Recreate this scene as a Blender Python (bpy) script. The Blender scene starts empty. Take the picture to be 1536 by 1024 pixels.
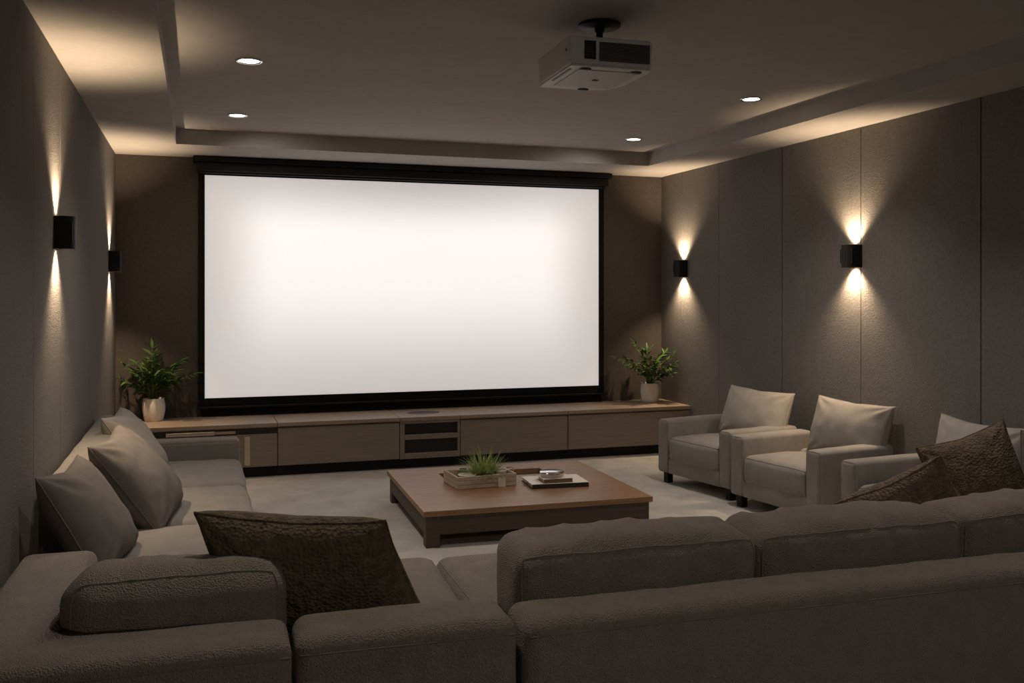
import bpy, bmesh, math, random
from mathutils import Vector, Matrix, noise
random.seed(7)
PI = math.pi
scene = bpy.context.scene
COL = scene.collection
R = math.radians

# ------------------------------------------------------------------ materials
def mat(name, col, rough=0.8, var=0.0, vscale=8.0, bump=0.0, bscale=60.0, bdist=0.002, metal=0.0, emit=None,
        estr=0.0, stretch=(1, 1, 1), col2=None, kind='noise', spec=0.5, weave=0.0, wscale=500.0, sheen=0.0, coat=0.0, detail=4.0):
    m = bpy.data.materials.new(name); m.use_nodes = True
    nt = m.node_tree; N = nt.nodes; L = nt.links
    b = N['Principled BSDF']
    b.inputs['Base Color'].default_value = (*col, 1)
    b.inputs['Roughness'].default_value = rough
    b.inputs['Metallic'].default_value = metal
    b.inputs['Specular IOR Level'].default_value = spec
    if sheen: b.inputs['Sheen Weight'].default_value = sheen; b.inputs['Sheen Roughness'].default_value = 0.6
    if coat: b.inputs['Coat Weight'].default_value = coat; b.inputs['Coat Roughness'].default_value = 0.35
    if emit: b.inputs['Emission Color'].default_value = (*emit, 1); b.inputs['Emission Strength'].default_value = estr
    tc = N.new('ShaderNodeTexCoord'); mp = N.new('ShaderNodeMapping')
    L.new(tc.outputs['Object'], mp.inputs['Vector']); mp.inputs['Scale'].default_value = stretch
    if var or col2:
        nz = N.new('ShaderNodeTexNoise'); nz.inputs['Scale'].default_value = vscale; nz.inputs['Detail'].default_value = detail
        nz.inputs['Roughness'].default_value = 0.6
        L.new(mp.outputs[0], nz.inputs['Vector'])
        rp = N.new('ShaderNodeValToRGB')
        a = col2 or tuple(max(0, c * (1 - var)) for c in col); z = col if col2 else tuple(c * (1 + var) for c in col)
        rp.color_ramp.elements[0].position = 0.3; rp.color_ramp.elements[1].position = 0.7
        rp.color_ramp.elements[0].color = (*a, 1); rp.color_ramp.elements[1].color = (*z, 1)
        L.new(nz.outputs['Fac'], rp.inputs[0]); L.new(rp.outputs[0], b.inputs['Base Color'])
    hs = []
    if bump:
        if kind == 'voronoi':
            t = N.new('ShaderNodeTexVoronoi'); t.inputs['Scale'].default_value = bscale; o = t.outputs['Distance']
        else:
            t = N.new('ShaderNodeTexNoise'); t.inputs['Scale'].default_value = bscale; t.inputs['Detail'].default_value = 3; o = t.outputs['Fac']
        L.new(mp.outputs[0], t.inputs['Vector'])
        bp = N.new('ShaderNodeBump'); bp.inputs['Strength'].default_value = bump; bp.inputs['Distance'].default_value = bdist
        L.new(o, bp.inputs['Height']); hs.append(bp)
    if weave:
        for ax in ('Z', 'X'):
            w = N.new('ShaderNodeTexWave'); w.wave_type = 'BANDS'; w.bands_direction = ax
            w.inputs['Scale'].default_value = wscale; w.inputs['Distortion'].default_value = 2.5; w.inputs['Detail'].default_value = 2
            w.inputs['Detail Scale'].default_value = 1.5
            L.new(tc.outputs['Object'], w.inputs['Vector'])
            bp = N.new('ShaderNodeBump'); bp.inputs['Strength'].default_value = weave; bp.inputs['Distance'].default_value = 0.001
            L.new(w.outputs['Fac'], bp.inputs['Height']); hs.append(bp)
    for i in range(1, len(hs)): L.new(hs[i - 1].outputs[0], hs[i].inputs['Normal'])
    if hs: L.new(hs[-1].outputs[0], b.inputs['Normal'])
    return m

M = {}
M['wall'] = mat('wall_fabric', (0.172, 0.159, 0.147), 0.95, var=0.12, vscale=45, bump=0.9, bscale=120, bdist=0.004, weave=0.25, wscale=55, spec=0.2)
M['wall_front'] = mat('wall_dark_fabric', (0.088, 0.074, 0.063), 0.95, var=0.12, vscale=45, bump=0.9, bscale=120, bdist=0.004, weave=0.2, wscale=55, spec=0.2)
M['ceil'] = mat('ceiling_plaster', (0.40, 0.375, 0.352), 0.95, var=0.05, vscale=6, bump=0.35, bscale=150, bdist=0.002, spec=0.2)
M['floor'] = mat('floor_carpet', (0.50, 0.465, 0.415), 0.9, var=0.16, vscale=3.5, bump=0.6, bscale=260, bdist=0.004, spec=0.25, detail=8)
M['fabric'] = mat('sofa_fabric', (0.195, 0.176, 0.156), 0.92, var=0.10, vscale=9, bump=0.35, bscale=320, bdist=0.002, weave=0.15, wscale=180, sheen=0.15, spec=0.25)
M['chair_fabric'] = mat('armchair_fabric', (0.275, 0.250, 0.225), 0.92, var=0.09, vscale=9, bump=0.35, bscale=320, bdist=0.002, weave=0.15, wscale=180, sheen=0.15, spec=0.25)
M['near_fabric'] = mat('sectional_fabric', (0.300, 0.245, 0.200), 0.85, var=0.10, vscale=12, bump=1.0, bscale=170, bdist=0.006, sheen=0.15, spec=0.35, kind='voronoi')
M['pillow'] = mat('pillow_linen', (0.285, 0.255, 0.225), 0.95, var=0.10, vscale=10, bump=0.4, bscale=300, bdist=0.002, weave=0.2, wscale=160, sheen=0.1, spec=0.2)
M['pillow_grey'] = mat('pillow_grey_linen', (0.170, 0.152, 0.137), 0.95, var=0.12, vscale=10, bump=0.4, bscale=300, bdist=0.002, weave=0.2, wscale=160, spec=0.2)
M['pillow_light'] = mat('pillow_cream_linen', (0.40, 0.36, 0.318), 0.95, var=0.08, vscale=10, bump=0.4, bscale=300, bdist=0.002, weave=0.2, wscale=160, spec=0.2)
M['knit'] = mat('pillow_brown_tufted', (0.30, 0.235, 0.165), 0.95, col2=(0.15, 0.115, 0.08), vscale=26, bump=0.9, bscale=75, bdist=0.010, spec=0.2, kind='voronoi', detail=6)
M['knit_dark'] = mat('pillow_dark_tufted', (0.22, 0.168, 0.112), 0.95, col2=(0.105, 0.078, 0.052), vscale=26, bump=0.9, bscale=75, bdist=0.010, spec=0.2, kind='voronoi', detail=6)
M['seam'] = mat('seam_piping', (0.24, 0.205, 0.172), 0.9)
M['wood'] = mat('walnut_top', (0.37, 0.205, 0.108), 0.42, col2=(0.235, 0.125, 0.064), vscale=5, bump=0.12, bscale=40, bdist=0.001, stretch=(0.5, 9, 9), spec=0.3, detail=8)
M['wood_dark'] = mat('walnut_dark', (0.095, 0.066, 0.046), 0.55, col2=(0.06, 0.042, 0.03), vscale=5, bump=0.12, bscale=40, bdist=0.001, stretch=(0.5, 9, 9), spec=0.4, detail=8)
M['cab'] = mat('cabinet_veneer', (0.27, 0.215, 0.172), 0.5, col2=(0.215, 0.17, 0.135), vscale=4, bump=0.1, bscale=40, bdist=0.001, stretch=(0.6, 8, 14), spec=0.4, detail=8)
M['cab_top'] = mat('cabinet_top_veneer', (0.36, 0.27, 0.195), 0.4, col2=(0.27, 0.20, 0.143), vscale=4, bump=0.1, bscale=40, bdist=0.001, stretch=(0.6, 10, 10), spec=0.5, detail=8)
M['black'] = mat('black_matte', (0.008, 0.007, 0.0065), 0.6, spec=0.3, var=0.1, bump=0.1, bscale=200)
M['black2'] = mat('black_velvet', (0.008, 0.007, 0.006), 0.9, var=0.1, spec=0.2)
M['niche'] = mat('niche_black', (0.016, 0.013, 0.011), 0.6, var=0.1)
M['metal'] = mat('brushed_champagne_metal', (0.62, 0.52, 0.40), 0.35, var=0.05, metal=0.85, stretch=(2, 40, 40))
M['steel'] = mat('polished_steel', (0.75, 0.75, 0.75), 0.15, var=0.02, metal=1.0)
M['proj'] = mat('projector_plastic', (0.62, 0.60, 0.57), 0.5, var=0.03, bump=0.1, bscale=400, bdist=0.0005)
M['proj2'] = mat('projector_panel', (0.47, 0.45, 0.425), 0.5, var=0.03)
M['proj_slat'] = mat('projector_slats', (0.10, 0.095, 0.09), 0.5, var=0.03)
M['dark_plastic'] = mat('dark_plastic', (0.035, 0.032, 0.03), 0.5, var=0.05)
M['screen'] = mat('screen_white_glow', (0.85, 0.84, 0.83), 0.9, var=0.004, emit=(1.0, 0.955, 0.945), estr=0.43, spec=0.1)  # even emission stands in for part of the projected light on the white surface
M['pot'] = mat('glazed_white_pot', (0.72, 0.67, 0.60), 0.45, var=0.04, vscale=20, bump=0.1, bscale=60)
M['soil'] = mat('soil', (0.03, 0.022, 0.016), 0.95, var=0.4, vscale=40, bump=1, bscale=90, bdist=0.01)
M['leaf'] = mat('leaf_green', (0.085, 0.165, 0.03), 0.4, col2=(0.03, 0.075, 0.014), vscale=9, spec=0.5)
M['stem'] = mat('stem_green', (0.07, 0.11, 0.03), 0.6, var=0.2)
M['grass'] = mat('grass_green', (0.60, 0.68, 0.24), 0.5, col2=(0.15, 0.26, 0.06), vscale=30, spec=0.4)
M['box_wood'] = mat('weathered_box_wood', (0.62, 0.50, 0.385), 0.75, col2=(0.43, 0.34, 0.255), vscale=8, bump=0.3, bscale=60, stretch=(1, 8, 8), detail=8)
M['paper'] = mat('paper_tag', (0.80, 0.74, 0.65), 0.9, var=0.08, vscale=60)
M['cover'] = mat('cream_book_cover', (0.84, 0.77, 0.67), 0.7, var=0.05, vscale=20)
M['pages'] = mat('page_block', (0.55, 0.45, 0.33), 0.9, var=0.15, vscale=3, stretch=(1, 1, 200))
M['spine'] = mat('dark_book_spine', (0.03, 0.024, 0.02), 0.6, var=0.1)
M['leather'] = mat('brown_leather_cover', (0.15, 0.095, 0.06), 0.6, var=0.15)
M['rope'] = mat('jute_rope', (0.42, 0.34, 0.24), 0.95, var=0.2, vscale=90, bump=0.6, bscale=300)
M['dish'] = mat('cream_dish', (0.66, 0.60, 0.50), 0.4, var=0.04)
M['lamp_warm'] = mat('warm_lamp_lens', (1, 0.9, 0.7), 0.5, var=0.01, emit=(1.0, 0.78, 0.50), estr=14)
M['lamp_down'] = mat('downlight_lens', (1, 0.95, 0.85), 0.5, var=0.01, emit=(1.0, 0.86, 0.68), estr=16)
g = bpy.data.materials.new('clear_glass'); g.use_nodes = True
gb = g.node_tree.nodes['Principled BSDF']; gb.inputs['Transmission Weight'].default_value = 1; gb.inputs['Roughness'].default_value = 0.03
gb.inputs['Base Color'].default_value = (0.93, 0.93, 0.9, 1); M['glass'] = g

# ------------------------------------------------------------------ mesh helpers
def obj(name, bm, m, parent=None, smooth=False, loc=None):
    me = bpy.data.meshes.new(name); bm.normal_update(); bm.to_mesh(me); bm.free()
    me.materials.append(M[m] if isinstance(m, str) else m)
    if smooth:
        for p in me.polygons: p.use_smooth = True
    o = bpy.data.objects.new(name, me); COL.objects.link(o)
    if parent: o.parent = parent
    if loc: o.location = loc
    return o
def thing(name, label, cat, loc=(0, 0, 0), rz=0, group=None):
    o = bpy.data.objects.new(name, None); COL.objects.link(o); o.empty_display_size = 0.1
    o.location = loc; o.rotation_euler = (0, 0, rz)
    return tag(o, label, cat, group)
def tag(o, label, cat, group=None):
    o['label'] = label; o['category'] = cat
    if group: o['group'] = group
    return o
def structure(name, bm, m, smooth=False):
    o = obj(name, bm, m, smooth=smooth); o['kind'] = 'structure'; return o
def dup(src, parent=None):
    c = src.copy(); COL.objects.link(c)
    if parent is not None: c.parent = parent
    for ch in list(src.children): dup(ch, c)
    return c

def B(): return bmesh.new()
def box(bm, x0, x1, y0, y1, z0, z1, bev=0.0, seg=2):
    vs = [bm.verts.new(p) for p in ((x0, y0, z0), (x1, y0, z0), (x1, y1, z0), (x0, y1, z0), (x0, y0, z1), (x1, y0, z1), (x1, y1, z1), (x0, y1, z1))]
    fs = [bm.faces.new([vs[i] for i in q]) for q in ((3, 2, 1, 0), (4, 5, 6, 7), (0, 1, 5, 4), (1, 2, 6, 5), (2, 3, 7, 6), (3, 0, 4, 7))]
    if bev:
        es = list({e for f in fs for e in f.edges})
        bmesh.ops.bevel(bm, geom=es, offset=bev, segments=seg, profile=0.5, affect='EDGES')
    return bm
def xform(bm, mtx):
    bmesh.ops.transform(bm, matrix=mtx, verts=bm.verts); return bm
def prism(bm, pts, z0, z1, bev=0.0, seg=3, axis='z'):
    """outline pts (a,b) extruded along axis from z0 to z1"""
    def P(a, b, c): return (a, b, c) if axis == 'z' else ((a, c, b) if axis == 'y' else (c, a, b))
    lo = [bm.verts.new(P(a, b, z0)) for a, b in pts]; hi = [bm.verts.new(P(a, b, z1)) for a, b in pts]
    n = len(pts); fs = [bm.faces.new(lo[::-1]), bm.faces.new(hi)]
    for i in range(n): fs.append(bm.faces.new((lo[i], lo[(i + 1) % n], hi[(i + 1) % n], hi[i])))
    if bev:
        es = list({e for f in fs for e in f.edges})
        bmesh.ops.bevel(bm, geom=es, offset=bev, segments=seg, profile=0.5, affect='EDGES')
    bmesh.ops.recalc_face_normals(bm, faces=bm.faces[:])
    return bm
def lathe(bm, prof, seg=28, c=(0, 0, 0)):
    rings = []
    for r, z in prof:
        if r < 1e-5: rings.append([bm.verts.new((c[0], c[1], c[2] + z))])
        else: rings.append([bm.verts.new((c[0] + r * math.cos(2 * PI * i / seg), c[1] + r * math.sin(2 * PI * i / seg), c[2] + z)) for i in range(seg)])
    for a, b in zip(rings, rings[1:]):
        for i in range(seg):
            j = (i + 1) % seg
            if len(a) == 1 and len(b) == 1: continue
            if len(a) == 1: bm.faces.new((a[0], b[j], b[i]))
            elif len(b) == 1: bm.faces.new((a[i], a[j], b[0]))
            else: bm.faces.new((a[i], a[j], b[j], b[i]))
    bmesh.ops.recalc_face_normals(bm, faces=bm.faces[:])
    return bm
def tube(bm, pts, r, seg=6, closed=False):
    pts = [Vector(p) for p in pts]; n = len(pts); rings = []
    prev = None
    for i in range(n):
        if closed: d = pts[(i + 1) % n] - pts[i - 1]
        else: d = pts[min(i + 1, n - 1)] - pts[max(i - 1, 0)]
        if d.length < 1e-9: d = Vector((0, 0, 1))
        d.normalize()
        if prev is None:
            u = d.orthogonal().normalized()
        else:
            u = prev - d * prev.dot(d)
            u = u.normalized() if u.length > 1e-6 else d.orthogonal().normalized()
        prev = u; v = d.cross(u)
        rr = r(i / (n - 1)) if callable(r) else r
        rings.append([bm.verts.new(pts[i] + (u * math.cos(2 * PI * k / seg) + v * math.sin(2 * PI * k / seg)) * rr) for k in range(seg)])
    m = n if closed else n - 1
    for i in range(m):
        a, b = rings[i], rings[(i + 1) % n]
        for k in range(seg): bm.faces.new((a[k], a[(k + 1) % seg], b[(k + 1) % seg], b[k]))
    if not closed:
        bm.faces.new(rings[0][::-1]); bm.faces.new(rings[-1])
    return bm

# ---- upholstered block: rounded box with a puff on each face, fine wrinkles, and a matching seam line
class Cushion:
    def __init__(s, size, r=0.05, puff=(0, 0, 0), wr=0.004, wscale=4.0, seed=0, low=None, sag=0.0):
        s.h = [v / 2 for v in size]; s.r = min(r, min(s.h) * 0.98); s.puff = puff; s.wr = wr; s.ws = wscale
        s.off = Vector((seed * 7.31, seed * 3.17, seed * 5.77)); s.low = low or (1, 1, 1); s.sag = sag
    def axis(s, k, step):
        h, r = s.h[k], s.r; n = max(2, int(2 * (h - r) / step)); a = []
        ang = [r * math.tan(PI / 4 * i / 4) for i in range(4, 0, -1)]
        a += [-(h - r) - t for t in ang]
        a += [-(h - r) + 2 * (h - r) * i / n for i in range(n + 1)]
        a += [(h - r) + t for t in ang[::-1]]
        return a
    def f(s, p):
        h, r = s.h, s.r
        inn = Vector([max(-(h[k] - r), min(h[k] - r, p[k])) for k in range(3)])
        d = Vector(p) - inn; d.normalize(); q = inn + d * r
        for k in range(3):
            amt = s.puff[k]
            if amt:
                w = 1
                for j in range(3):
                    if j != k: w *= max(0.0, 1 - abs(q[j] / h[j]) ** 2.4)
                lw = 1 if d[k] > 0 else s.low[k]
                q[k] += d[k] * amt * w * lw
        if s.sag: q.z -= s.sag * max(0, 1 - (q.x / h[0]) ** 2) * (q.z + h[2]) / (2 * h[2])
        if s.wr:
            v = q * s.ws + s.off
            n1 = noise.noise(v) + 0.5 * noise.noise(v * 2.3)
            n2 = 1 - abs(noise.noise(Vector((v.x * 2.2, v.y * 0.7, v.z * 0.7)) + s.off))
            q += d * s.wr * (n1 + 0.8 * (n2 ** 6))
        return q
    def mesh(s, step=0.035, zmin=None):
        bm = B(); cache = {}
        A = [s.axis(k, step) for k in range(3)]
        def V(p):
            key = tuple(round(c, 5) for c in p)
            if key not in cache: cache[key] = bm.verts.new(s.f(p))
            return cache[key]
        for k in range(3):
            i, j = [(1, 2), (2, 0), (0, 1)][k]
            for sg in (-1, 1):
                for a0, a1 in zip(A[i], A[i][1:]):
                    for b0, b1 in zip(A[j], A[j][1:]):
                        q = []
                        for a, b in ((a0, b0), (a1, b0), (a1, b1), (a0, b1)):
                            p = [0, 0, 0]; p[k] = sg * s.h[k]; p[i] = a; p[j] = b; q.append(V(p))
                        if sg < 0: q.reverse()
                        try: bm.faces.new(q)
                        except ValueError: pass
        return bm
    def seam(s, k=2, sg=1, rad=0.004, step=0.02, out=0.0005):
        """piping round the face of axis k on side sg"""
        i, j = [(1, 2), (2, 0), (0, 1)][k]
        A, C = s.axis(i, step), s.axis(j, step); P = []
        hk = sg * s.h[k]
        def mk(a, b):
            p = [0, 0, 0]; p[k] = hk; p[i] = a; p[j] = b; q = s.f(p)
            d = Vector(p) - Vector([max(-(s.h[t] - s.r), min(s.h[t] - s.r, p[t])) for t in range(3)])
            return q + d.normalized() * out
        for a in A: P.append(mk(a, C[0]))
        for b in C[1:]: P.append(mk(A[-1], b))
        for a in A[::-1][1:]: P.append(mk(a, C[-1]))
        for b in C[::-1][1:-1]: P.append(mk(A[0], b))
        return tube(B(), P, rad, 6, closed=True)
def cushion(name, size, centre, m, parent, r=0.05, puff=(0, 0, 0), wr=0.004, ws=4.0, seed=0, step=0.035, seams=(), rot=None, low=None, sag=0, rad=0.004, seam_mat='seam'):
    c = Cushion(size, r, puff, wr, ws, seed, low, sag)
    mt = Matrix.Translation(centre) @ (rot.to_4x4() if rot else Matrix.Identity(4))
    o = obj(name, xform(c.mesh(step), mt), m, parent, True)
    for k, sg in seams:
        obj('piping', xform(c.seam(k, sg, rad), mt), seam_mat, o, True)
    return o

# ---- throw pillow: pinched corners, fat middle, folds running in from the corners
def pillow(name, label, m, loc, w, h, t, yaw=0, lean=0, roll=0, seed=1, slump=0.0, group=None, cat='pillow', n=44, seam=True, wr=0.011, fold=0.0, pinch=0.045, flare=0.0, shear=0.0, seam_m=None, dent=0.0):
    off = Vector((seed * 3.7, seed * 1.9, seed * 5.3))
    def P(u, v, sd):
        x = w / 2 * u * (1 - pinch * (1 - v * v)); z = h / 2 * v * (1 - pinch * (1 - u * u))
        x *= 1 - flare * v; x -= shear * v * w / 2
        base = max(0.0, (1 - abs(u) ** 2.2) * (1 - abs(v) ** 2.2))
        th = t / 2 * base ** 0.42
        th *= 1 - slump * v * 0.5
        if dent: th *= 1 - dent * math.exp(-((u / 0.35) ** 2)) * max(0, v) ** 1.5
        q = Vector((x, sd * th, z))
        nv = Vector((x * 4.2, z * 4.2, sd * 2)) + off
        k = min(1, base * 3)
        q.y += sd * k * wr * (noise.noise(nv) + 0.6 * noise.noise(nv * 2.4))
        # corner folds
        for cu, cv in ((-1, -1), (1, -1), (1, 1), (-1, 1)):
            du, dv = u - cu, v - cv; dd = math.hypot(du, dv)
            ang = math.atan2(dv * -cv, du * -cu)
            q.y += sd * 0.010 * math.sin(ang * 9 + seed) * math.exp(-(dd / 0.55) ** 2) * min(1, base * 6)
        q.z += -slump * 0.05 * (1 - abs(u)) * (v + 1)
        q.x += 0.006 * noise.noise(Vector((z * 5, seed, 0))); q.z += 0.008 * noise.noise(Vector((x * 5, seed, 4)))
        if fold: q.y += fold * (u * u) * w * 0.5
        return q
    bm = B(); g = {}
    us = [math.sin(PI / 2 * (2 * i / n - 1)) * 0.55 + (2 * i / n - 1) * 0.45 for i in range(n + 1)]
    for i, u in enumerate(us):
        for j, v in enumerate(us):
            edge = i in (0, n) or j in (0, n)
            a = bm.verts.new(P(u, v, 1)); g[i, j, 1] = a
            g[i, j, -1] = a if edge else bm.verts.new(P(u, v, -1))
    for i in range(n):
        for j in range(n):
            bm.faces.new((g[i, j, -1], g[i + 1, j, -1], g[i + 1, j + 1, -1], g[i, j + 1, -1]))
            q = (g[i, j, 1], g[i, j + 1, 1], g[i + 1, j + 1, 1], g[i + 1, j, 1])
            try: bm.faces.new(q)
            except ValueError: pass
    M4 = Matrix.Translation(loc) @ Matrix.Rotation(yaw, 4, 'Z') @ Matrix.Rotation(-lean, 4, 'X') @ Matrix.Rotation(roll, 4, 'Y') @ Matrix.Translation((0, 0, h / 2 * 0.97))
    o = obj(name, bm, m, None, True); o.matrix_world = M4
    tag(o, label, cat, group)
    if seam:
        path = [P(u, -1, 1) for u in us] + [P(1, v, 1) for v in us[1:]] + [P(u, 1, 1) for u in us[::-1][1:]] + [P(-1, v, 1) for v in us[::-1][1:-1]]
        obj('piping', tube(B(), path, 0.0045, 6, True), seam_m or m, o, True)
    return o

# ================================================================== THE ROOM
XL, XR, YF, YB = -0.755, 4.995, 9.70, -1.3
ZS, ZC = 3.022, 3.158                    # dropped border, recessed centre
structure('floor', box(B(), XL - .1, XR + .1, YB - .1, YF + .1, -0.1, 0), 'floor')
structure('ceiling', box(B(), XL - .1, XR + .1, YB - .1, YF + .1, ZC, ZC + .1), 'ceil')
def ring():
    bm = B()
    xi0, xi1, yi0, yi1 = -0.195, 4.423, YB + .6, 8.88
    o = [(XL - .1, YB - .1), (XR + .1, YB - .1), (XR + .1, YF + .1), (XL - .1, YF + .1)]; i = [(xi0, yi0), (xi1, yi0), (xi1, yi1), (xi0, yi1)]
    lo = [bm.verts.new((*p, ZS)) for p in o]; li = [bm.verts.new((*p, ZS)) for p in i]
    ho = [bm.verts.new((*p, ZC)) for p in o]; hi = [bm.verts.new((*p, ZC)) for p in i]
    for k in range(4):
        j = (k + 1) % 4
        bm.faces.new((lo[k], li[k], li[j], lo[j])); bm.faces.new((li[k], hi[k], hi[j], li[j])); bm.faces.new((lo[j], ho[j], ho[k], lo[k])); bm.faces.new((ho[k], ho[j], hi[j], hi[k]))
    bmesh.ops.recalc_face_normals(bm, faces=bm.faces[:])
    return bm
structure('trim_1', ring(), 'ceil')
def panel_wall(x, side, seams):
    """long wall: upholstered panels with shadow gaps; side=+1 faces +x"""
    pts = [(x, YB)]
    for y, w in sorted(seams):
        pts += [(x, y - w / 2 - .002), (x - side * .002, y - w / 2), (x - side * .010, y - w / 2), (x - side * .010, y + w / 2), (x - side * .002, y + w / 2), (x, y + w / 2 + .002)]
    pts += [(x, YF), (x - side * .1, YF), (x - side * .1, YB)]
    return prism(B(), pts, 0, ZS + .05)
structure('wall_left', panel_wall(XL, 1, [(8.6, .003), (7.42, .003), (5.95, .003), (5.03, .004), (3.9, .004), (2.8, .004), (1.7, .004), (.6, .004)]), 'wall')
structure('wall_right', panel_wall(XR, -1, [(9.21, .002), (8.447, .004), (7.349, .009), (6.279, .004), (5.061, .009), (3.95, .004), (2.85, .008), (1.75, .004), (.65, .008)]), 'wall')
structure('wall_front', box(B(), XL - .1, XR + .1, YF, YF + .1, 0, ZS + .05), 'wall_front')
structure('wall_back', box(B(), XL - .1, XR + .1, YB - .1, YB, 0, ZS + .05), 'wall')

# ================================================================== PROJECTION SCREEN
t = thing('projection_screen', 'wide white projection screen in a black frame on the far wall', 'projection screen', (2.13, YF, 0.5))
sx0, sx1, sz0, sz1 = 0.050 - 2.13, 4.203 - 2.13, 0.682 - .5, 2.850 - .5
obj('screen_surface', box(B(), sx0 - .01, sx1 + .01, -.035, -.015, sz0 - .01, sz1 + .01), 'screen', t)
bm = B()
fx0, fx1, fz0, fz1 = sx0 - .058, sx1 + .058, sz0 - .078, sz1 + .03
for a in ((fx0, sx0, fz0, fz1), (sx1, fx1, fz0, fz1)): box(bm, a[0], a[1], -.055, -.002, a[2], a[3], .004)
box(bm, sx0, sx1, -.055, -.002, fz0, sz0, .004); box(bm, sx0, sx1, -.055, -.002, sz1, fz1, .004)
obj('frame', bm, 'black2', t)
bm = B(); box(bm, fx0 - .015, fx1 + .015, -.15, -.002, sz1 + .03, sz1 + .115, .012); box(bm, fx0 - .05, fx1 + .05, -.17, -.002, sz1 + .115, sz1 + .165, .006)
box(bm, fx0 + .01, fx1 - .01, -.11, -.055, sz1 + .012, sz1 + .03, .003)
obj('casing', bm, 'black', t)
obj('bottom_ledge', box(B(), fx0 - .01, fx1 + .03, -.085, -.002, fz0 - .022, fz0, .006), 'black', t)
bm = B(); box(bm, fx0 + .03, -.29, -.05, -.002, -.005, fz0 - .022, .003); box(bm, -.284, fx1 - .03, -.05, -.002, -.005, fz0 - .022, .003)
obj('dark_strip', bm, 'black2', t)  # dark strip from the ledge down to the cabinet tops

# ================================================================== MEDIA CABINETS
CY, CT = 9.02, 0.502
def cabinet(x0, x1, label, kind='door'):
    t = thing('media_cabinet', label, 'cabinet', ((x0 + x1) / 2, CY, 0), 0, 'low media cabinets under the screen')
    w = (x1 - x0) / 2 - .0025; D = YF - CY - .003
    obj('cabinet_top', box(B(), -w, w, -.012, D, CT - .036, CT, .003), 'cab_top', t)
    obj('plinth', box(B(), -w, w, .07, D - .02, 0, .098), 'black', t)
    bm = B()
    if kind == 'door' or kind == 'handle':
        box(bm, -w, w, .022, D, .098, CT - .036, .001); obj('body', bm, 'cab', t)
        if kind == 'door':
            obj('door', box(B(), -w + .002, w - .002, 0, .021, .104, CT - .052, .002), 'cab', t)
        else:
            # top rail stops short: a dark finger gap carries a metal pull, and the outer door has an edge plate
            d = obj('door', box(B(), -w + .002, w - .002, 0, .021, .104, CT - .098, .002), 'cab', t)
            b2 = B(); box(b2, -.255, .165, -.014, .012, CT - .090, CT - .056, .005); obj('handle', b2, 'metal', d)
            b2 = B(); box(b2, .167, .345, -.008, .012, CT - .086, CT - .060, .003); obj('handle_tail', b2, 'cab_top', d)
            obj('edge_plate', box(B(), .425, .475, -.008, .0, .12, CT - .118, .002), 'metal', d)
            obj('finger_gap', box(B(), -w + .002, w - .002, .012, .0215, CT - .097, CT - .052), 'niche', t)
    else:
        box(bm, -w, -w + .045, 0, D, .098, CT - .036, .001); box(bm, w - .022, w, 0, D, .098, CT - .036, .001)
        box(bm, -w + .045, w - .022, D - .02, D, .098, CT - .036); obj('body', bm, 'cab', t)
        for z0, z1 in ((.098, .150), (.283, .330), (.437, CT - .036)):
            obj('shelf', box(B(), -w + .045, w - .022, -.004, D - .02, z0, z1, .003), 'cab', t)
        for z0, z1 in ((.150, .283), (.330, .437)):
            obj('dark_panel', box(B(), -w + .045, w - .022, .035, .045, z0, z1), 'niche', t)
        obj('vent_plate', xform(lathe(B(), [(0, .003), (.10, .003), (.105, 0), (0, 0)], 30), Matrix.Translation((0, .3, CT)) @ Matrix.Diagonal((1.6, 1, 1, 1))), 'dark_plastic', t, True)
    return t
cabinet(XL + .003, 0.690, 'low dark wood cabinet with a pale metal pull, under the left plant', 'handle')
cabinet(0.690, 1.838, 'wide flat low wooden cabinet between the left end cabinet and the open shelf unit')
cabinet(1.838, 2.441, 'narrow low wooden cabinet with two dark open niches', 'open')
cabinet(2.441, 3.582, 'wide flat low wooden cabinet just right of the open niches')
cabinet(3.582, XR - .003, 'low wooden end cabinet reaching the right wall, under the right plant')

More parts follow.
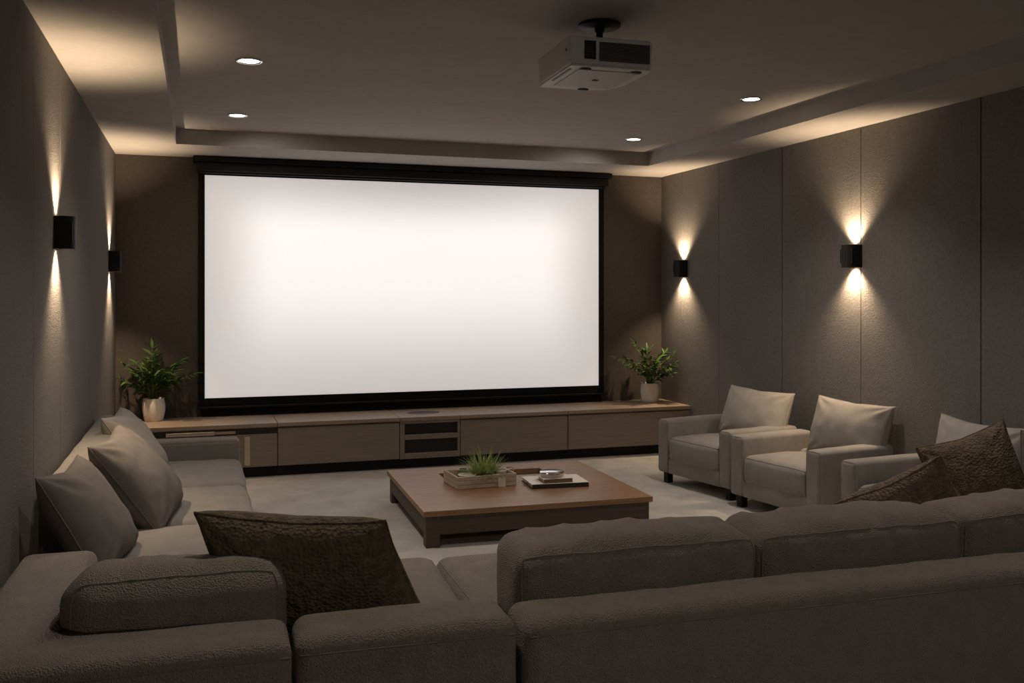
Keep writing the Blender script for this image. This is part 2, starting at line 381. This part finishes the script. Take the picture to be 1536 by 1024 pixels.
# ================================================================== POTTED PLANTS
def leaf(bm, base, d, up, L, W):
    d = d.normalized(); side = d.cross(up)
    side = side.normalized() if side.length > 1e-4 else d.orthogonal().normalized()
    nrm = side.cross(d)
    prof = [(0, .06), (.18, .62), (.42, 1), (.7, .72), (.9, .28), (1, .02)]
    rows = []
    for s, w in prof:
        c = base + d * (L * s) - nrm * (L * .22 * s * s) 
        rows.append((bm.verts.new(c + side * (W * w / 2) + nrm * (W * .16 * w)), bm.verts.new(c), bm.verts.new(c - side * (W * w / 2) + nrm * (W * .16 * w))))
    for a, b in zip(rows, rows[1:]):
        bm.faces.new((a[0], a[1], b[1], b[0])); bm.faces.new((a[1], a[2], b[2], b[1]))
def plant(loc, label, seed, stems, hmax, rot=0):
    rnd = random.Random(seed)
    t = thing('potted_plant', label, 'potted plant', loc, rot, 'potted plants on the media cabinets')
    prof = [(0, 0), (.078, 0), (.083, .006), (.094, .05), (.102, .10), (.103, .15), (.097, .185), (.093, .205), (.095, .212), (.089, .212), (.086, .205), (.09, .18), (0, .178)]
    obj('pot', lathe(B(), prof, 36), 'pot', t, True)
    obj('soil', lathe(B(), [(0, .19), (.06, .188), (.091, .181)], 24), 'soil', t, True)
    sb, lb = B(), B()
    for az, reach, h in stems:
        a = R(az); out = Vector((math.cos(a), math.sin(a), 0))
        p0 = Vector((rnd.uniform(-.03, .03), rnd.uniform(-.03, .03), .18))
        pts = []
        for k in range(15):
            s = k / 14
            pts.append(p0 + out * (reach * (s ** 1.7)) + Vector((0, 0, h * (s ** .9) * (1 - .12 * s))))
        tube(sb, pts, lambda s: .0055 * (1 - .7 * s) + .0012, 6)
        for k in range(5, 15):
            tg = (pts[min(k + 1, 14)] - pts[k - 1]).normalized()
            for sd in (-1, 1):
                if rnd.random() < .13: continue
                sdv = tg.cross(Vector((0, 0, 1)) if abs(tg.z) < .95 else out).normalized() * sd
                spin = Matrix.Rotation(rnd.uniform(-.7, .7), 3, tg)
                dd = (tg * rnd.uniform(.5, 1.1) + (spin @ sdv) * rnd.uniform(.6, 1)).normalized()
                leaf(lb, pts[k], dd, Vector((rnd.uniform(-.3, .3), rnd.uniform(-.3, .3), 1)), rnd.uniform(.075, .125), rnd.uniform(.024, .036))
        leaf(lb, pts[-1], (pts[-1] - pts[-2]), Vector((.1, -.3, 1)), .11, .03)
    for bmx in (sb, lb):
        for v in bmx.verts:      # leaves that would reach the walls bend along them
            for k, lim, sg in ((1, YF - loc[1] - .02, 1), (0, XR - loc[0] - .02, 1), (0, XL - loc[0] + .02, -1)):
                ex = (v.co[k] - (lim - sg * .08)) * sg
                if ex > 0: v.co[k] = lim - sg * .08 + sg * .075 * (1 - math.exp(-ex / .075))
    obj('stems', sb, 'stem', t, True); obj('foliage', lb, 'leaf', t, True)
    return t
plant((-0.407, 9.52, CT), 'bushy green plant in a white pot at the left end of the cabinets', 3,
      [(95, .02, .56), (176, .30, .43), (150, .20, .40), (200, .33, .27), (10, .26, .42), (28, .20, .36), (-8, .32, .28), (250, .16, .40), (280, .12, .43), (300, .20, .33), (215, .20, .33), (340, .20, .22), (60, .05, .46), (185, .22, .2), (120, .04, .38), (-45, .24, .32), (265, .10, .30)], .6)
plant((4.715, 9.43, CT), 'looser green plant in a white pot at the right end of the cabinets', 11,
      [(175, .16, .52), (185, .40, .37), (165, .28, .33), (200, .28, .26), (-2, .16, .40), (-20, .30, .40), (-25, .33, .30), (-60, .24, .24), (250, .18, .34), (280, .14, .36), (220, .22, .3), (320, .22, .16), (60, .03, .42), (-15, .26, .24), (240, .22, .22)], .6, 0)

# ================================================================== COFFEE TABLE
t = thing('coffee_table', 'low square dark walnut coffee table with a sunken tray slot', 'coffee table', (2.268, 6.90, 0), R(-1.8))
W, Dp, H = .83, .775, .25      # half width, half depth
rx0, rx1, ry0, ry1 = -.455, .40, .27, .52
bm = B()
for a in ((-W, W, -Dp, ry0), (-W, W, ry1, Dp), (-W, rx0, ry0, ry1), (rx1, W, ry0, ry1)): box(bm, a[0], a[1], a[2], a[3], H - .036, H)
bmesh.ops.remove_doubles(bm, verts=bm.verts, dist=1e-4)
obj('tabletop', bm, 'wood', t)
obj('tray_slot', box(B(), rx0, rx1, ry0, ry1, H - .055, H - .036), 'wood_dark', t)
bm = B(); a = .022
box(bm, -W + a, W - a, -Dp + a, -Dp + a + .03, .085, H - .036); box(bm, -W + a, W - a, Dp - a - .03, Dp - a, .085, H - .036)
box(bm, -W + a, -W + a + .03, -Dp + a + .03, Dp - a - .03, .085, H - .036); box(bm, W - a - .03, W - a, -Dp + a + .03, Dp - a - .03, .085, H - .036)
obj('apron', bm, 'wood_dark', t)
for sx in (-1, 1):
    for sy in (-1, 1):
        x, y = sx * (W - a - .045), sy * (Dp - a - .045)
        obj('leg', box(B(), x - .047, x + .047, y - .047, y + .047, 0, H - .036, .003), 'wood_dark', t)

# wooden planter box on the table
TZ = H
t = thing('wooden_box', 'slatted pale wooden box with a hanging paper tag on the coffee table', 'wooden box', (2.03, 6.93, TZ), R(4))
bm = B(); w, d, h = .235, .165, .092
for k in range(3):
    z0 = .003 + k * .031; z1 = z0 + .0285
    box(bm, -w, w, -d, -d + .014, z0, z1, .002); box(bm, -w, w, d - .014, d, z0, z1, .002)
    box(bm, -w, -w + .014, -d + .014, d - .014, z0, z1, .002); box(bm, w - .014, w, -d + .014, d - .014, z0, z1, .002)
obj('slat_sides', bm, 'box_wood', t)
obj('bottom', box(B(), -w + .014, w - .014, -d + .014, d - .014, .003, .012), 'box_wood', t)
for sx in (-1, 1):
    for sy in (-1, 1):
        x, y = sx * (w - .024), sy * (d - .024); obj('corner_post', box(B(), x - .009, x + .009, y - .009, y + .009, 0, h - .004), 'box_wood', t)
obj('paper_tag', box(B(), .085, .145, -d - .004, -d - .001, -.000, .070, .001), 'paper', t)
obj('tag_cord', tube(B(), [(.115, -d - .003, .065), (.112, -d - .004, .085), (.108, -d + .004, .097), (.105, -d + .016, .09)], .0018, 6), 'rope', t, True)
obj('rope_handle', tube(B(), [(w - .01, -.07, .075), (w + .02, -.06, .10), (w + .03, -.03, .108), (w + .032, .02, .106), (w + .02, .06, .098), (w - .01, .07, .075)], .006, 8), 'rope', t, True)
# grass plant in the box
c0 = Vector((2.055, 6.90, TZ + .012))
t = thing('grass_plant', 'spiky green grass tuft growing in the wooden box', 'plant', c0)
obj('bowl', lathe(B(), [(0, 0), (.05, 0), (.085, .03), (.098, .075), (.092, .082), (.088, .078), (0, .07)], 28), 'soil', t, True)
bm = B(); rnd = random.Random(5)
for k in range(230):
    az = rnd.uniform(0, 2 * PI); rr = rnd.random() ** .6 * .07; L = rnd.uniform(.13, .27); tl = rnd.uniform(.15, 1.5)
    o2 = Vector((math.cos(az), math.sin(az), 0)); p = Vector((rr * math.cos(az + rnd.uniform(-.6, .6)), rr * math.sin(az), .068)); d = (o2 * math.sin(tl) + Vector((0, 0, math.cos(tl)))).normalized()
    side = d.cross(Vector((0, 0, 1))).normalized(); W0 = rnd.uniform(.003, .0055); prev = None
    for s in range(6):
        f = s / 5; c = p + d * (L * f) - Vector((0, 0, 1)) * (L * .38 * f * f * math.sin(tl)); ww = W0 * (1 - f ** 1.6) + .0003
        row = (bm.verts.new(c - side * ww), bm.verts.new(c + side * ww), bm.verts.new(c + d.cross(side) * ww * .6))
        if prev:
            for q in range(3): bm.faces.new((prev[q], prev[(q + 1) % 3], row[(q + 1) % 3], row[q]))
        prev = row
obj('grass_blades', bm, 'grass', t, True)
# jar and dish tucked into the box
t = thing('glass_jar', 'small clear glass jar lying behind the grass in the box', 'jar', (1.915, 6.99, TZ + .012))
obj('jar_body', lathe(B(), [(0, 0), (.04, 0), (.044, .01), (.044, .07), (.036, .084), (.036, .094), (.033, .094), (.033, .083), (.040, .068), (.040, .012), (0, .006)], 28), 'glass', t, True)
obj('rim', lathe(B(), [(.037, .086), (.039, .088), (.039, .096), (.036, .098), (.034, .096), (.034, .088), (.037, .086)], 28), 'steel', t, True)
t = thing('shallow_dish', 'shallow pale dish in the front left of the wooden box', 'dish', (1.91, 6.855, TZ + .012))
obj('dish_body', lathe(B(), [(0, 0), (.03, 0), (.04, .05), (.065, .072), (.072, .078), (.068, .081), (.055, .072), (0, .06)], 28), 'dish', t, True)
t = thing('small_bowl', 'pale rounded bowl in the right side of the wooden box', 'bowl', (2.19, 6.965, TZ + .012))
obj('bowl_body', lathe(B(), [(0, 0), (.035, 0), (.055, .03), (.068, .07), (.066, .086), (.061, .086), (.06, .07), (.045, .035), (0, .02)], 28), 'dish', t, True)

# books and tin
def book(label, loc, rz, w, d, h, cov, spine, ribbon=False):
    t = thing('book', label, 'book', loc, rz, 'books on the coffee table')
    obj('page_block', box(B(), -w + .012, w - .005, -d + .005, d - .005, .004, h - .004), 'pages', t)
    bm = B(); box(bm, -w, w, -d, d, h - .004, h, .001); obj('front_cover', bm, cov, t)
    bm = B(); box(bm, -w, w, -d, d, 0, .004, .001); obj('back_cover', bm, spine, t)
    obj('spine', box(B(), -w + .004, w - .004, -d - .003, -d + .005, 0, h, .002), spine, t)
    if ribbon: obj('ribbon', tube(B(), [(-w + .03, .0, h * .5), (-w - .01, -.005, h * .45), (-w - .028, -.03, .012), (-w - .03, -.05, .006)], .003, 6), 'leather', t, True)
    return t
book('large cream covered book with a dark spine, lowest of the stack on the table', (2.575, 6.755, TZ), R(-5), .222, .165, .034, 'cover', 'spine', True)
book('small brown book lying on the large cream book', (2.555, 6.70, TZ + .0345), R(-3), .115, .085, .030, 'cover', 'leather')
t = thing('lidded_dish', 'round shiny metal lidded dish on top of the small book', 'dish', (2.535, 6.715, TZ + .065))
obj('dish_body', lathe(B(), [(0, 0), (.078, 0), (.088, .008), (.090, .018), (.086, .022), (0, .022)], 32), 'dish', t, True)
obj('lid', lathe(B(), [(0, .022), (.090, .022), (.094, .027), (.094, .036), (.088, .041), (0, .043)], 32), 'steel', t, True)

# ================================================================== LEFT SOFA
G_LS = 'grey pillows on the left sofa'
t = thing('sofa', 'long grey beige three seat sofa against the left wall', 'sofa', (XL + .012, 4.47, 0))
LL, LD = 3.40, 1.045
bm = box(B(), .0, LD - .03, 0.003, LL, .07, .235, .015); obj('base', bm, 'fabric', t, True)
cushion('backrest', (.24, LL - .55, .70), (.125, LL / 2 + .27, .07 + .35), 'fabric', t, .05, (.0, 0, .012), .004, 3, 1, .06, seams=((0, 1),))
cushion('arm', (LD - .0, .215, .495), (LD / 2, LL - .108, .07 + .2475), 'fabric', t, .035, (.0, .006, .004), .0025, 3, 2, .045, seams=((1, -1),), rad=.003)
sw = (LL - .215) / 3
for k in range(3):
    cushion('seat_cushion', (LD - .25 + .01, sw - .004, .195), (.24 + (LD - .24) / 2, sw * (k + .5), .235 + .093), 'fabric', t, .06, (.012, .002, .028), .005, 4, 5 + k, .04, seams=((2, 1),), rad=.003)
for x, y in ((.06, .08), (LD - .08, .08), (.06, LL - .08), (LD - .08, LL - .08)):
    obj('leg', box(B(), x - .03, x + .03, y - .03, y + .03, 0, .075, .004), 'black', t)
pillow('throw_pillow', 'grey pillow at the far end of the left sofa, nearest its arm', 'pillow', (-.27, 6.95, .425), .64, .56, .25, R(84), R(33), R(0), 3, .25, G_LS)
pillow('throw_pillow', 'plump grey pillow in the middle of the three on the left sofa', 'pillow_grey', (-.165, 5.74, .425), .66, .60, .29, R(80), R(36), R(-3), 6, .3, G_LS)
pillow('throw_pillow', 'dark grey pillow at the near end of the left sofa', 'pillow_grey', (-.37, 4.86, .425), .60, .54, .26, R(80), R(30), R(0), 9, .3, G_LS)

# ================================================================== ARMCHAIRS
def armchair():
    t = thing('armchair', '', 'armchair', (0, 0, 0), 0, 'armchairs along the right wall')
    w, d = .485, .76        # half width, depth; front face at y=0, chair faces -y
    obj('base', box(B(), -w + .14, w - .14, .012, d - .02, .095, .225, .012), 'chair_fabric', t, True)
    for s in (-1, 1):
        cushion('arm', (.145, d, .475), (s * (w - .0725), d / 2, .095 + .2375), 'chair_fabric', t, .032, (.003, .0, .004), .002, 3, 3 + s, .04, seams=((1, -1),), rad=.0028)
    cushion('backrest', (2 * w - .28, .16, .34), (0, d - .085, .095 + .17), 'chair_fabric', t, .04, (0, 0, .0), .002, 3, 7, .05)
    cushion('seat_cushion', (2 * w - .292, d - .16, .215), (0, (d - .16) / 2 + .003, .212 + .1), 'chair_fabric', t, .05, (.0, .012, .035), .004, 4, 8, .035, seams=((2, 1),), rad=.003)
    for x in (-1, 1):
        for y in (.07, d - .07):
            obj('leg', box(B(), x * (w - .07) - .03, x * (w - .07) + .03, y - .03, y + .03, 0, .097, .004), 'black', t)
    return t
CH = [((3.935, 7.72), 10, 'far grey armchair along the right wall, nearest the screen'),
      ((4.035, 6.66), 9, 'middle grey armchair of the three along the right wall'),
      ((4.145, 5.43), 4, 'near grey armchair along the right wall, partly hidden behind the pillows')]
c0 = armchair()
for i, ((x, y), r, lab) in enumerate(CH):
    o = c0 if i == 0 else dup(c0)
    yaw = R(-90 + r); o.rotation_euler = (0, 0, yaw)
    o.location = (x + .485 * math.cos(yaw), y + .485 * math.sin(yaw), 0); o['label'] = lab
def on_chair(i, lx, ly):
    (x, y), r, _ = CH[i]; yaw = R(-90 + r); c, s = math.cos(yaw), math.sin(yaw)
    return (x + (.485 + lx) * c - ly * s, y + (.485 + lx) * s + ly * c, .435), yaw
G_CP = 'pillows on the armchairs'
l, yw = on_chair(0, .12, .54); pillow('throw_pillow', 'pale beige pillow on the far armchair', 'pillow_light', l, .70, .455, .26, yw + R(8), R(20), R(2), 21, .15, G_CP)
l, yw = on_chair(1, .14, .60); pillow('throw_pillow', 'grey beige pillow on the middle armchair', 'pillow', l, .70, .455, .26, yw + R(6), R(16), R(2), 24, .15, G_CP)
l, yw = on_chair(2, .12, .55); pillow('throw_pillow', 'pale pillow on the near armchair, behind the brown pillows', 'pillow_light', l, .64, .45, .24, yw + R(6), R(12), R(2), 27, .15, G_CP)

# ================================================================== NEAR SECTIONAL (three modules seen from behind)
G_SEC = 'modules of the near sectional'
ZB = .60
# --- corner module
t = thing('corner_sofa', 'corner module of the near sectional beside the left wall', 'sofa', (XL + .012, 3.065, 0), R(-1.2), G_SEC)
cw, cd = 1.022, 1.40
bm = prism(B(), [(0, 0), (cw, 0), (cw, .285), (.30, .285), (.30, cd), (0, cd)], .07, ZB, .045, 5); obj('back_frame', bm, 'near_fabric', t, True)
tube_pts = [(.006 + (cw - .012) * i / 20, -.0005, ZB - .045) for i in range(21)]
obj('piping', tube(B(), tube_pts, .003, 6), 'seam', t, True)
obj('base', box(B(), .30, cw - .006, .285, cd, .07, .235, .012), 'near_fabric', t, True)
cushion('seat_cushion', (cw - .305, cd - .29, .195), (.30 + (cw - .305) / 2, .29 + (cd - .29) / 2, .235 + .093), 'near_fabric', t, .055, (.004, .004, .02), .005, 4, 31, .04, seams=((2, 1),), rad=.003)
cushion('back_cushion', (.705, .33, .33), (.665, .475, .43 + .165), 'near_fabric', t, .105, (.015, .03, .008), .008, 3.5, 33, .03, seams=((1, -1),), rad=.003, rot=Matrix.Rotation(R(-4), 3, 'X'))
for x, y in ((.07, .07), (cw - .07, .07), (.07, cd - .07), (cw - .07, cd - .07)):
    obj('leg', box(B(), x - .03, x + .03, y - .03, y + .03, 0, .075, .004), 'black', t)
# --- armless middle module
t = thing('middle_sofa', 'armless middle module of the near sectional carrying the big brown pillow', 'sofa', (0.291, 3.05, 0), R(-2.4), G_SEC)
mw, md = .732, 1.50
c = cushion('back_frame', (mw, .29, ZB - .07), (mw / 2, .145, .07 + (ZB - .07) / 2), 'near_fabric', t, .05, (0, 0, .008), .003, 4, 35, .035)
obj('piping', tube(B(), [(.012 + (mw - .024) * i / 20, -.001, ZB - .045) for i in range(21)], .003, 6), 'seam', t, True)
obj('base', box(B(), .004, mw - .004, .285, md - .04, .07, .235, .012), 'near_fabric', t, True)
cushion('seat_cushion', (mw - .006, md - .29, .195), (mw / 2, .29 + (md - .29) / 2, .235 + .093), 'near_fabric', t, .065, (.004, .02, .022), .005, 4, 36, .04, seams=((2, 1),), rad=.003)
for x, y in ((.07, .07), (mw - .07, .07), (.07, md - .12), (mw - .07, md - .12)):
    obj('leg', box(B(), x - .03, x + .03, y - .03, y + .03, 0, .075, .004), 'black', t)
# --- long module
t = thing('long_sofa', 'long right module of the near sectional with three back cushions', 'sofa', (1.045, 3.000, 0), R(-1.3), G_SEC)
lw, ld = 3.3, 1.50
cushion('back_frame', (lw, .27, 0.59 - .07), (lw / 2, .135, .07 + (0.59 - .07) / 2), 'near_fabric', t, .05, (0, 0, .006), .004, 2, 41, .06)
obj('piping', tube(B(), [(.012 + (lw - .024) * i / 40, -.0035, 0.59 - .045) for i in range(41)], .003, 6), 'seam', t, True)
obj('base', box(B(), .004, lw - .004, .265, ld - .04, .07, .235, .012), 'near_fabric', t, True)
for k in range(3):
    cushion('seat_cushion', (lw / 3 - .006, ld - .28, .195), (lw / 3 * (k + .5), .275 + (ld - .28) / 2, .235 + .093), 'near_fabric', t, .065, (.004, .02, .022), .005, 4, 42 + k, .05, seams=((2, 1),), rad=.003)
for k, (x0, x1) in enumerate(((.055, 1.05), (1.06, 2.05), (2.05, 3.24))):
    cushion('back_cushion', (x1 - x0 - .01, .34, .32), ((x0 + x1) / 2, .45, .425 + .16), 'near_fabric', t, .06, (.02, .02, .035), .014, 3.2, 50 + k, .03, seams=((1, -1),), rad=.0035, rot=Matrix.Rotation(R(2), 3, 'X'))
for x, y in ((.07, .07), (lw - .07, .07), (.07, ld - .12), (lw - .07, ld - .12)):
    obj('leg', box(B(), x - .03, x + .03, y - .03, y + .03, 0, .075, .004), 'black', t)

# throw pillows on the near sectional
G_BR = 'brown pillows on the near sectional'
pillow('throw_pillow', 'large dark brown textured pillow beside the corner back cushion, closest to the camera', 'knit_dark', (.415, 3.74, .43), .72, .54, .32, R(-14), R(-30), R(5), 61, .2, G_BR, wr=.014, dent=.2, flare=.06, shear=.24)
pillow('throw_pillow', 'brown tufted pillow slumped low on the seat behind the second back cushion', 'knit', (3.56, 4.00, .44), .56, .48, .25, R(-18), R(-32), R(-34), 64, .3, G_BR, wr=.014)
pillow('throw_pillow', 'brown pillow standing upright in front of the pale pillow of the near armchair', 'knit_dark', (4.22, 4.20, .46), .50, .48, .24, R(-28), R(4), R(-20), 67, .2, G_BR, wr=.014)
pillow('throw_pillow', 'dark grey pillow at the right edge of the picture beside the upright brown pillow', 'pillow_grey', (4.56, 3.98, .43), .52, .50, .2, R(-55), R(6), R(0), 70, .2, None, wr=.014)

# ================================================================== PROJECTOR
t = thing('projector', 'white ceiling mounted projector hanging on a short black pole', 'projector', (1.995, 4.40, 2.842), R(-2))
w, d, h = .236, .55, .155
obj('ceiling_plate', lathe(B(), [(0, ZC - 2.842), (.115, ZC - 2.842), (.115, ZC - 2.853), (.108, ZC - 2.858), (.03, ZC - 2.862), (.026, ZC - 2.885), (0, ZC - 2.885)], 36, (.055, .33, 0)), 'black', t, True)
obj('pole', lathe(B(), [(0, h - .002), (.018, h - .002), (.018, ZC - 2.87), (0, ZC - 2.87)], 20, (.055, .33, 0)), 'black', t, True)
bm = B()
prism(bm, [(-w, 0), (w - .03, 0), (w, .04), (w, d - .16), (w - .06, d - .03), (w - .16, d), (-w + .02, d), (-w, d - .03)], .012, h, .012, 3)
# underside tapers in slightly
for v in bm.verts:
    if v.co.z < .03: v.co.x *= .97; v.co.y = d / 2 + (v.co.y - d / 2) * .97
body = obj('body', bm, 'proj', t, True)
for p in body.data.polygons: p.use_smooth = False
obj('rim_band', prism(B(), [(-w + .012, .012), (w - .03, .012), (w - .012, .045), (w - .012, d - .165), (w - .07, d - .04), (w - .165, d - .012), (-w + .03, d - .012), (-w + .012, d - .035)], .003, .013, .002, 1), 'proj', body)
obj('bottom_hatch', box(B(), -w + .075, w - .06, .075, d - .09, -.001, .004, .002), 'proj2', body)
bm = B(); box(bm, -.075, w - .035, -.003, .001, .034, h - .026); obj('rear_vent', bm, 'dark_plastic', body)
bm = B()
for k in range(9): box(bm, -.072, w - .038, -.006, -.002, .038 + k * .0085, .0405 + k * .0085)
obj('vent_slats', bm, 'proj_slat', body)
bm = B(); box(bm, -.155, -.095, -.003, .001, .04, h - .024); obj('port_panel', bm, 'black', body)
bm = B()
for k in range(7): box(bm, -.152, -.105, -.006, -.002, .05 + k * .009, .053 + k * .009)
obj('port_slats', bm, 'dark_plastic', body)
for x, y in ((-.13, .055), (.15, .06), (.03, d - .035)):
    obj('foot', xform(lathe(B(), [(0, -.004), (.024, -.004), (.03, .004), (0, .004)], 20), Matrix.Translation((x, y, 0)) @ Matrix.Diagonal((1.1, .8, 1, 1))), 'dark_plastic', body, True)
obj('latch', box(B(), -.008, .022, .26, .285, -.004, 0, .001), 'black', body)
obj('slot', box(B(), -w + .028, -w + .04, .08, .36, .0, .0035), 'dark_plastic', body)
obj('side_button', xform(lathe(B(), [(0, 0), (.006, 0), (.006, .003), (0, .003)], 12), Matrix.Translation((-w - .002, .05, .09)) @ Matrix.Rotation(R(90), 4, 'Y')), 'black', body, True)
obj('lens', xform(lathe(B(), [(0, 0), (.04, 0), (.045, .006), (.045, .02), (0, .02)], 24), Matrix.Translation((-.06, d - .005, .07)) @ Matrix.Rotation(R(-90), 4, 'X')), 'black', body, True)

# ================================================================== LAMPS
def spot(name, loc, direction, watts, col, angle, blend, parent=None, size=.03):
    l = bpy.data.lights.new(name, 'SPOT'); l.energy = watts; l.color = col; l.spot_size = R(angle); l.spot_blend = blend; l.shadow_soft_size = size
    o = bpy.data.objects.new(name, l); COL.objects.link(o)
    if parent: o.parent = parent
    o.location = loc; o.rotation_euler = Vector(direction).to_track_quat('-Z', 'Y').to_euler()
    return o
WARM = (1.0, 0.735, 0.47); DOWN = (1.0, 0.91, 0.82)
def sconce(loc, yaw, label, watts=76):
    """half-round up/down wall light; back at y=0, sticks out towards -y"""
    t = thing('wall_sconce', label, 'wall light', loc, yaw, 'black wall sconces')
    w, dp, hh = .079, .105, .09
    def prof(k):
        p = [(-w + k, -k if k else 0)]
        n = 14
        for i in range(n + 1):
            a = PI - PI * i / n
            p.append(((w - k) * math.copysign(abs(math.cos(a)) ** .62, math.cos(a)), -.03 - (dp - .03 - k) * math.sin(a) ** .62 if 0 < i < n else -.03))
        p.append((w - k, -k if k else 0))
        return p
    bm = B(); o_, i_ = prof(0), prof(.006)
    rings = []
    for pr, z in ((o_, -hh), (o_, hh), (i_, hh), (i_, -hh)): rings.append([bm.verts.new((x, y, z)) for x, y in pr])
    n = len(o_)
    for a, b in zip(rings, rings[1:] + rings[:1]):
        for i in range(n): bm.faces.new((a[i], a[(i + 1) % n], b[(i + 1) % n], b[i]))
    bmesh.ops.recalc_face_normals(bm, faces=bm.faces[:])
    obj('housing', bm, 'black', t)
    for s in (-1, 1):
        lens = obj('lens', xform(lathe(B(), [(0, -.004), (.036, -.004), (.036, .004), (0, .004)], 24), Matrix.Translation((0, -.052, s * (hh - .028)))), 'lamp_warm', t, True)
        spot('lamp', (0, -.050, s * (hh - .002)), (0, .13, s), watts, WARM, 110, .9, t, .024)
    bm = B(); box(bm, -w + .004, w - .004, -dp + .012, -.004, -hh + .034, hh - .034); obj('core', bm, 'black', t)
    return t
sconce((XL, 5.765, 2.035), R(90), 'black half round sconce on the left wall, nearer the camera')
sconce((XL, 9.05, 1.983), R(90), 'black half round sconce on the left wall, by the screen wall corner')
sconce((XR, 6.34, 1.998), R(-90), 'black sconce on the right wall, above the armchairs and nearer the camera')
sconce((XR, 9.17, 1.968), R(-90), 'black sconce on the right wall, above the right plant')

def downlight(x, y, label, watts, aim=(0, 0, -1), angle=120, blend=1.0):
    t = thing('downlight', label, 'ceiling light', (x, y, ZC), 0, 'recessed ceiling downlights')
    obj('trim_ring', lathe(B(), [(.062, 0), (.082, 0), (.084, -.004), (.078, -.008), (.064, -.006), (.062, 0)], 32), 'steel', t, True)
    obj('lens', lathe(B(), [(0, -.003), (.050, -.004), (.063, -.002), (.063, 0), (0, 0)], 32), 'lamp_down', t, True)
    spot('lamp', (0, 0, -.02), aim, watts, DOWN, angle, blend, t, .05)
downlight(.296, 6.15, 'recessed downlight at the left, nearer the camera, in the ceiling', 92)
downlight(.296, 8.06, 'recessed downlight at the left, closer to the screen', 34, (.42, .95, -1.15), 110)
downlight(3.93, 6.18, 'recessed downlight at the right, above the armchairs', 98)
downlight(3.90, 8.14, 'recessed downlight at the right, near the screen corner', 34, (-.40, .95, -1.15), 110)
# the picture the projector throws: a soft-edged rectangle the size of the screen
LX, LY, LZ = 1.945, 4.99, 2.915
pb = spot('projector_beam', (LX, LY, LZ), (0, 1, 0), 430, (1, .955, .945), 84, .05, None, .02)
pb.data.use_nodes = True
nt = pb.data.node_tree; N = nt.nodes; L = nt.links; em = N['Emission']
tc = N.new('ShaderNodeTexCoord'); sp = N.new('ShaderNodeSeparateXYZ'); L.new(tc.outputs['Normal'], sp.inputs[0])
def mth(op, a, b):
    n = N.new('ShaderNodeMath'); n.operation = op
    for k, v in enumerate((a, b)):
        if isinstance(v, (int, float)): n.inputs[k].default_value = v
        else: L.new(v, n.inputs[k])
    return n.outputs[0]
def ramp(v, a, b):
    n = N.new('ShaderNodeMapRange'); n.interpolation_type = 'SMOOTHSTEP'; L.new(v, n.inputs['Value'])
    n.inputs['From Min'].default_value = a; n.inputs['From Max'].default_value = b; return n.outputs['Result']
U = mth('MULTIPLY', mth('DIVIDE', sp.outputs[0], sp.outputs[2]), -1); V = mth('MULTIPLY', mth('DIVIDE', sp.outputs[1], sp.outputs[2]), -1)
dy = YF - .035 - LY
u0, u1, v0, v1 = (.05 - LX) / dy, (4.203 - LX) / dy, (.68 - LZ) / dy, (2.85 - LZ) / dy
mk = mth('MULTIPLY', mth('MULTIPLY', ramp(U, u0, u0 + .15), ramp(U, u1, u1 - .15)), mth('MULTIPLY', ramp(V, v0 - .02, v0 + .25), ramp(V, v1, v1 - .12)))
L.new(mk, em.inputs['Strength'])
# added fill spots, unseen and without fixtures, behind the camera and above the sectional
for x, y, wt, aim, ang in ((.9, -.9, 42, (0, .8, -.55), 100), (3.2, -.9, 42, (-.1, .8, -.55), 100), (.5, 4.2, 52, (0, 0, -1), 120), (3.7, 4.2, 52, (0, 0, -1), 120)):
    spot('lamp', (x, y, ZS - .04), aim, wt, DOWN, ang, 1.0, None, .06)

# ================================================================== CAMERA
cam = bpy.data.cameras.new('camera'); co = bpy.data.objects.new('camera', cam); COL.objects.link(co)
cam.sensor_width = 36; cam.lens = 36 * 1420 / 1536; cam.shift_y = -(512 - 440) / 1536; cam.clip_start = .05
co.location = (0, 0, 1.7); co.rotation_euler = (R(90), 0, -math.atan(469 / 1420))
scene.camera = co
w = bpy.data.worlds.new('world'); scene.world = w; w.use_nodes = True
w.node_tree.nodes['Background'].inputs[0].default_value = (0.02, 0.018, 0.016, 1)
vs = scene.view_settings; scene.display_settings.display_device = 'sRGB'
vs.view_transform = 'Standard'; vs.look = 'None'; vs.exposure = 0; vs.gamma = 1; vs.use_curve_mapping = False
